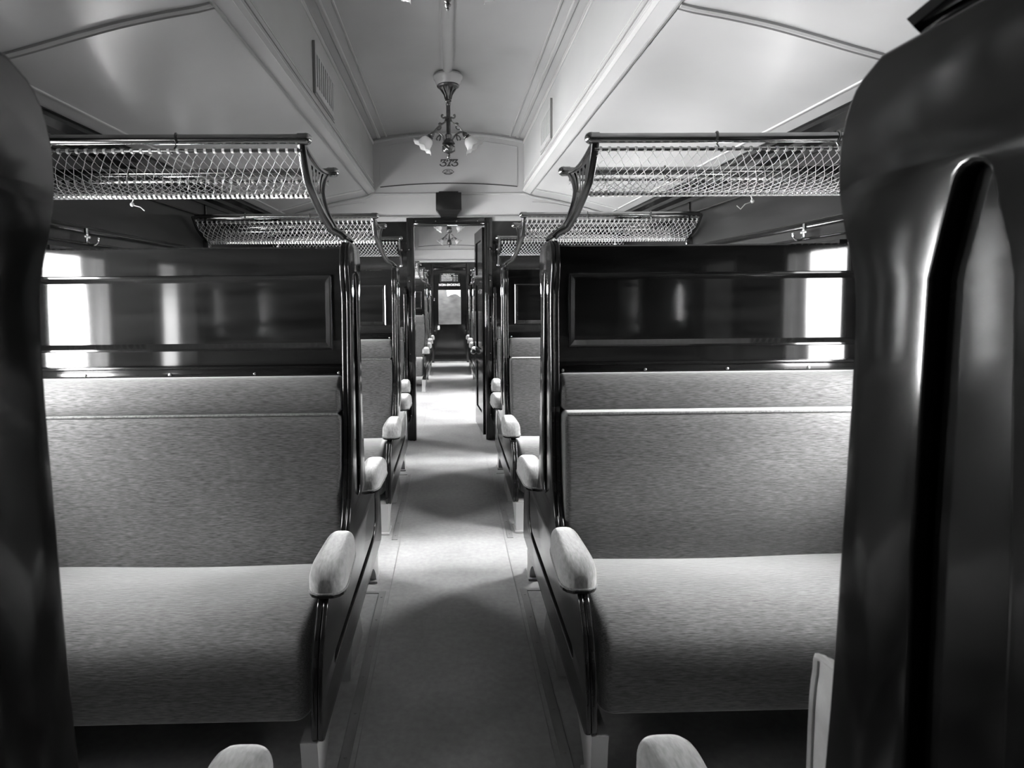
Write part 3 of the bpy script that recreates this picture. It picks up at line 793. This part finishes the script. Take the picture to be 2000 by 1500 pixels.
# ================================================================== LAMPS
def pendant(yc, label):
    t = thing('pendant_lamp', label, 'lamp', (0, yc, 2.97), 'brass pendant lamps along the ceiling')
    zr = 2.930
    m = MB(); m.lathe([(.03, 2.975), (.096, 2.966), (.105, 2.950), (.102, 2.934), (.093, 2.922), (.090, 2.910), (.085, 2.900), (.080, 2.893), (.02, 2.891)], (0, yc, 0), 28); m.build('ceiling_rose', CEIL, t)
    z0 = 2.893
    m = MB(); m.lathe([(.02, z0), (.076, z0), (.080, z0-.008), (.074, z0-.016), (.055, z0-.022), (.034, z0-.040), (.030, z0-.048)], (0, yc, 0), 24)
    m.lathe([(.030, z0-.046), (.026, z0-.06), (.019, z0-.085), (.016, z0-.10)], (0, yc, 0), 16)
    for k in range(8):
        a = 2*PI*k/8; m.tube([(.056*math.cos(a), yc+.056*math.sin(a), z0-.020), (.026*math.cos(a), yc+.026*math.sin(a), z0-.066), (.018*math.cos(a), yc+.018*math.sin(a), z0-.098)], .006, 6)
    m.build('canopy', BRONZE, t)
    m = MB(); m.lathe([(.015, z0-.098), (.023, z0-.106), (.023, z0-.112), (.016, z0-.12), (.019, z0-.132), (.015, z0-.142)], (0, yc, 0), 14)
    m.box(-.0145, .0145, yc-.0145, yc+.0145, z0-.355, z0-.14, .003); m.ball((0, yc-.015, z0-.238), .006)
    m.lathe([(.016, z0-.335), (.024, z0-.345), (.020, z0-.37), (.03, z0-.385), (.044, z0-.400), (.046, z0-.408), (.028, z0-.415), (.022, z0-.420)], (0, yc, 0), 16)
    m.build('stem', BRONZE, t)
    m = MB(); zc = z0-.444
    for i in range(7):
        a0 = -PI/2+PI*i/7
    m.lathe([(.022, zc+.030), (.040, zc+.020), (.046, zc+.004), (.044, zc-.010), (.034, zc-.022), (.020, zc-.029), (.008, zc-.032), (.013, zc-.040), (.012, zc-.045), (.006, zc-.050), (.013, zc-.056), (.011, zc-.061), (.004, zc-.066), (.006, zc-.071), (.001, zc-.077)], (0, yc, 0), 18)
    for k in range(10):
        a = 2*PI*k/10; m.tube([(.042*math.cos(a+.3*j), yc+.042*math.sin(a+.3*j), zc+.02-.011*j) for j in range(4)], .005, 5)
    m.build('finial', BRONZE, t)
    for s in (-1, 1):
        m = MB()
        def P(x, z): return (s*x, yc, z0+z)
        up_ = smooth_pts([Vector(P(*p)) for p in ((.036, -.212), (.044, -.205), (.047, -.218), (.036, -.228), (.020, -.222), (.018, -.240), (.028, -.258), (.05, -.272), (.075, -.292), (.098, -.318), (.118, -.342))], 4)
        m.tube(up_, .0065, 8)
        lo_ = smooth_pts([Vector(P(*p)) for p in ((.028, -.395), (.034, -.37), (.05, -.345), (.078, -.328), (.10, -.325))], 4); m.tube(lo_, .0065, 8)
        for q in (((.085, -.300), (.070, -.308), (.056, -.300), (.054, -.286), (.066, -.284)), ((.05, -.345), (.072, -.352), (.085, -.372), (.078, -.382)), ((.06, -.338), (.058, -.365), (.066, -.385)), ((.045, -.268), (.062, -.262), (.07, -.272))):
            m.tube(smooth_pts([Vector(P(*p)) for p in q], 3), .0048, 6)
        arm = m.build('arm', BRONZE, t)
        ax = Vector((s*.62, 0, -.785)).normalized(); M = ax.to_track_quat('Z', 'Y').to_matrix()
        sc = Vector(P(.112, -.335))
        m = MB(); m.lathe([(.008, -.012), (.016, .0), (.019, .012), (.015, .02), (.024, .024), (.024, .029), (.017, .033), (.026, .038), (.026, .044), (.010, .046)], sc, 14, M); m.build('socket', BRONZE, arm)
        # bell of frosted glass with a crimped, flared rim
        R = []; NN = 36
        for inner in (0, 1):
            pr = [(.022, .040), (.034, .047), (.043, .060), (.047, .078), (.050, .094), (.058, .107), (.072, .117), (.082, .121)]
            if inner: pr = [(a-.0022, b) for a, b in reversed(pr)]
            for rd, z in pr:
                q = max(0, (rd-.048)/.034); ring = []
                for k in range(NN):
                    a = 2*PI*k/NN; rr = rd*(1+.10*q*math.cos(6*a)); zz = z+.006*q*math.sin(9*a)
                    ring.append(M @ Vector((rr*math.cos(a), rr*math.sin(a), zz)) + sc)
                R.append(ring)
        m = MB(); m.rings(R); m.build('lamp_shade', FROST, t, smooth=60)
    return t
pp = pendant(4.45, 'brass two-arm pendant lamp hanging from the ceiling in front of the number 373')
for yc, lab in ((2.16, 'pendant lamp of which only the brass bottom finial shows at the top edge'),
                (9.90, 'pendant lamp seen through the doorway, its shades cut by the door head'),
                (12.25, 'small far pendant lamp seen whole through the doorway, the lower of the two there')):
    c = copy_tree(pp); c.location = (0, yc, 2.97); c['label'] = lab

# ================================================================== FITTINGS
def vent(s, y0, y1, label):
    z0, z1 = 2.49, 2.755; t = thing('ventilator_grille', label, 'vent', (s*CX, (y0+y1)/2, (z0+z1)/2), 'slotted ventilators in the clerestory sides')
    X = s*CX
    def B(mb, a0, a1, c0, c1, d0, d1): mb.box(X-s*d0, X-s*d1, a0, a1, c0, c1, .002, 1)
    m = MB(); B(m, y0+.03, y1, z0+.02, z0+.055, 0, .012); B(m, y0+.03, y1, z1-.04, z1-.005, 0, .012); B(m, y0+.03, y0+.06, z0+.055, z1-.04, 0, .012); B(m, y1-.03, y1, z0+.055, z1-.04, 0, .012)
    m.build('frame', CEIL, t)
    m = MB(); B(m, y0+.06, y1-.03, z0+.055, z1-.04, 0, .002); m.build('recess', VENTGAP, t)
    n = 9; w = (y1-y0-.09)/n
    for k in range(n):
        m = MB(); B(m, y0+.06+w*(k+.48), y0+.06+w*(k+.98), z0+.055, z1-.04, .002, .012); m.build('slat', CEIL, t)
    m = MB(); B(m, y0, y0+.012, z0, z1+.01, 0, .016); B(m, y0, y1, z0, z0+.006, 0, .01); m.build('edge_shadow_strip', GROOVE, t)  # dark strips painted as the shadow of the slightly open louver
vent(-1, 3.36, 3.94, 'slotted white ventilator grille high on the left side of the raised ceiling')
vent(1, 4.32, 4.83, 'slotted white ventilator grille high on the right side of the raised ceiling')

# black box over the middle doorway
t = thing('wall_box', 'black wooden box with tapered foot fixed to the wall above the doorway', 'box', (-.004, MID, 2.26))
m = MB(); m.box(-.124, .116, MID-.17, MID-.017, 2.205, 2.368, .006); m.build('body', BLACKB, t)
m = MB(); m.rings([[(a, MID-.16, 2.205) if False else (a, b, 2.206) for a, b in ((-.118, MID-.165), (.110, MID-.165), (.110, MID-.017), (-.118, MID-.017))],
                   [(a, b, 2.168) for a, b in ((-.086, MID-.13), (.078, MID-.13), (.078, MID-.017), (-.086, MID-.017))], [(a, b, 2.150) for a, b in ((-.080, MID-.12), (.074, MID-.12), (.074, MID-.033), (-.080, MID-.033))]]); m.build('foot', BLACKB, t, smooth=0)
m = MB(); m.box(-.095, .087, MID-.165, MID-.02, 2.368, 2.378, .003); m.build('lid', BLACKB, t)

# coat hooks on the rails between the windows
for s in (-1, 1):
    t = thing('coat_hook', 'light metal coat hook on the dark wall rail under the %s luggage rack' % side(s), 'hook', (s*(WX-.028), 2.85, 1.69), 'coat hooks between the windows')
    X = s*(WX-.03)
    m = MB(); m.box(X-.004 if s > 0 else X-.002, X+.002 if s > 0 else X+.004, 2.842, 2.858, 1.655, 1.725, .002)
    for dy, dz in ((-.016, 0), (.016, 0), (0, .01)): m.ball((X-s*.004, 2.85+dy, 1.684+dz), .004, .010, .008, 8, 6)
    m.build('back_plate', SCREW, t)
    m = MB(); m.tube(smooth_pts([Vector(p) for p in ((X, 2.85, 1.665), (X-s*.015, 2.85, 1.652), (X-s*.035, 2.85, 1.650), (X-s*.048, 2.85, 1.662), (X-s*.05, 2.85, 1.674))], 4), .0055, 8); m.ball((X-s*.05, 2.85, 1.677), .008, n=8, m=6); m.build('hook', SCREW, t)

# ---- lettering
def strokes(mb, pts, w, ox, oz, sc, y):
    out = ribbon([Vector((a, b)) for a, b in pts], w)
    P = [(ox+(a+.16*b)*sc, oz+b*sc) for a, b in out]
    vs0 = [mb.bm.verts.new((x, y, z)) for x, z in P]
    fc = mb.bm.faces.new(vs0)
    return fc
def digits(y):
    mb = MB()
    def flat(pts, ox):
        v = [mb.bm.verts.new((ox+(a+.10*b)*.067, y, 2.640+b*.067)) for a, b in pts]; mb.bm.faces.new(v)
    def stroke(pts, ws, ox, sub=4):
        P = smooth_pts([Vector((a, b, 0)) for a, b in pts], sub) if sub > 1 else [Vector((a, b, 0)) for a, b in pts]
        n = len(P); W_ = [interp([(i*sub, w) for i, w in enumerate(ws)], i) for i in range(n)] if isinstance(ws, list) else [ws]*n
        flat(ribbon([Vector((p.x, p.y)) for p in P], W_), ox)
    for ox in (-.088, .024):                                     # a flat-topped 3
        flat([(.10, 1.0), (.86, 1.0), (.90, .90), (.78, .82), (.30, .82), (.24, .62), (.08, .62)], ox)
        flat([(.90, .92), (.62, .60), (.36, .42), (.30, .50), (.55, .72), (.66, .88)], ox)
        stroke([(.34, .47), (.55, .56), (.78, .50), (.88, .32), (.78, .13), (.52, .045), (.25, .08), (.08, .24)], [.08, .16, .20, .22, .18, .13, .13, .20], ox)
    ox = -.028                                                   # the 7 with its foot
    flat([(.06, 1.0), (.86, 1.0), (.86, .90), (.72, .80), (.28, .82), (.18, .64), (.02, .64)], ox)
    flat([(.86, .95), (.84, .86), (.60, .50), (.50, .20), (.30, .20), (.40, .50), (.64, .84)], ox)
    flat([(.10, .0), (.72, .0), (.66, .12), (.52, .20), (.30, .20), (.16, .12)], ox)
    return mb
digits(MID-.0035).build('carriage_number', INK, loc=(0, MID-.0035, 2.67), smooth=0, label='dark painted number 373 on the cream wall above the doorway', cat='number', recalc=False)
m = MB()
cx, cz, yy = -.006, 2.587, MID-.0035
def arc_flat(a0, a1, r0, r1, n=14):
    for k in range(n):
        q0, q1 = a0+(a1-a0)*k/n, a0+(a1-a0)*(k+1)/n
        v = [m.bm.verts.new((cx+R_*math.cos(q), yy, cz+R_*.5*math.sin(q))) for R_, q in ((r0, q0), (r1, q0), (r1, q1), (r0, q1))]; m.bm.faces.new(v)
arc_flat(.35, PI-.35, .044, .053); arc_flat(PI+.35, 2*PI-.35, .036, .050)
for s in (-1, 1):
    v = [m.bm.verts.new((cx+s*.050+.007*math.cos(2*PI*k/10), yy, cz+.005*math.sin(2*PI*k/10))) for k in range(10)]; m.bm.faces.new(v)
for x, w in ((-.014, .006), (-.002, .007), (.012, .006)):
    v = [m.bm.verts.new(p) for p in ((cx+x-w/2, yy, cz+.004), (cx+x+w/2, yy, cz+.004), (cx+x+w/2, yy, cz+.017), (cx+x-w/2, yy, cz+.017))]; m.bm.faces.new(v)
for x0, x1, z0, z1 in ((-.034, -.012, -.005, -.001), (.012, .036, -.005, -.001), (-.03, .03, -.012, -.009)):
    v = [m.bm.verts.new(p) for p in ((cx+x0, yy, cz+z0), (cx+x1, yy, cz+z0), (cx+x1, yy, cz+z1), (cx+x0, yy, cz+z1))]; m.bm.faces.new(v)
m.build('oval_emblem', INK, loc=(cx, yy, cz), smooth=0, label='small dark oval emblem painted below the number 373', cat='emblem', recalc=False)
me = text_mesh('NON-SMOKING', .068, .001, .0015, 1.06)
m = MB(); xs = [v.co.x for v in me.vertices]; k_ = .44/(max(xs)-min(xs)); mid_ = (max(xs)+min(xs))/2
m.mesh_add(me, lambda v: Vector((-.008+(v.x-mid_)*k_, END-.0215-v.z, 1.645+v.y*.98)))
m.build('no_smoking_lettering', WHITEP, loc=(-.008, END-.0215, 1.645), smooth=0, label='cream lettering NON-SMOKING over the far end door', cat='lettering')
t = thing('notice_board', 'dark notice with small white writing above the NON-SMOKING lettering', 'notice', (0, END-.02, 1.795))
m = MB(); m.box(-.205, .20, END-.026, END-.0205, 1.70, 1.89, .001); m.build('board', BLACKB, t)
me = text_mesh('YOU MUST NOT', .026, .0006, .0003, 1.1); m = MB()
xs = [v.co.x for v in me.vertices]; k_ = .25/(max(xs)-min(xs)); mid_ = (max(xs)+min(xs))/2
m.mesh_add(me, lambda v: Vector((-.02+(v.x-mid_)*k_, END-.0268-v.z, 1.868+v.y)))
for j in range(7):                       # the small print is too fine to read: rows of worn specks
    z = 1.846-j*.019; x = -.172; stop = .02 if j < 2 else .055
    while x < stop:
        w = random.uniform(.004, .012); m.box(x, x+w, END-.0272, END-.0262, z-.005+random.uniform(-.001, .002), z+.004+random.uniform(-.002, .002)); x += w+random.uniform(.003, .006)
for j in range(4):
    z = 1.842-j*.037; m.box(.075, .125, END-.0272, END-.0262, z-.004, z+.004); m.box(.148, .165, END-.0272, END-.0262, z-.006, z+.006)
m.build('writing', WHITEP, t, smooth=0)
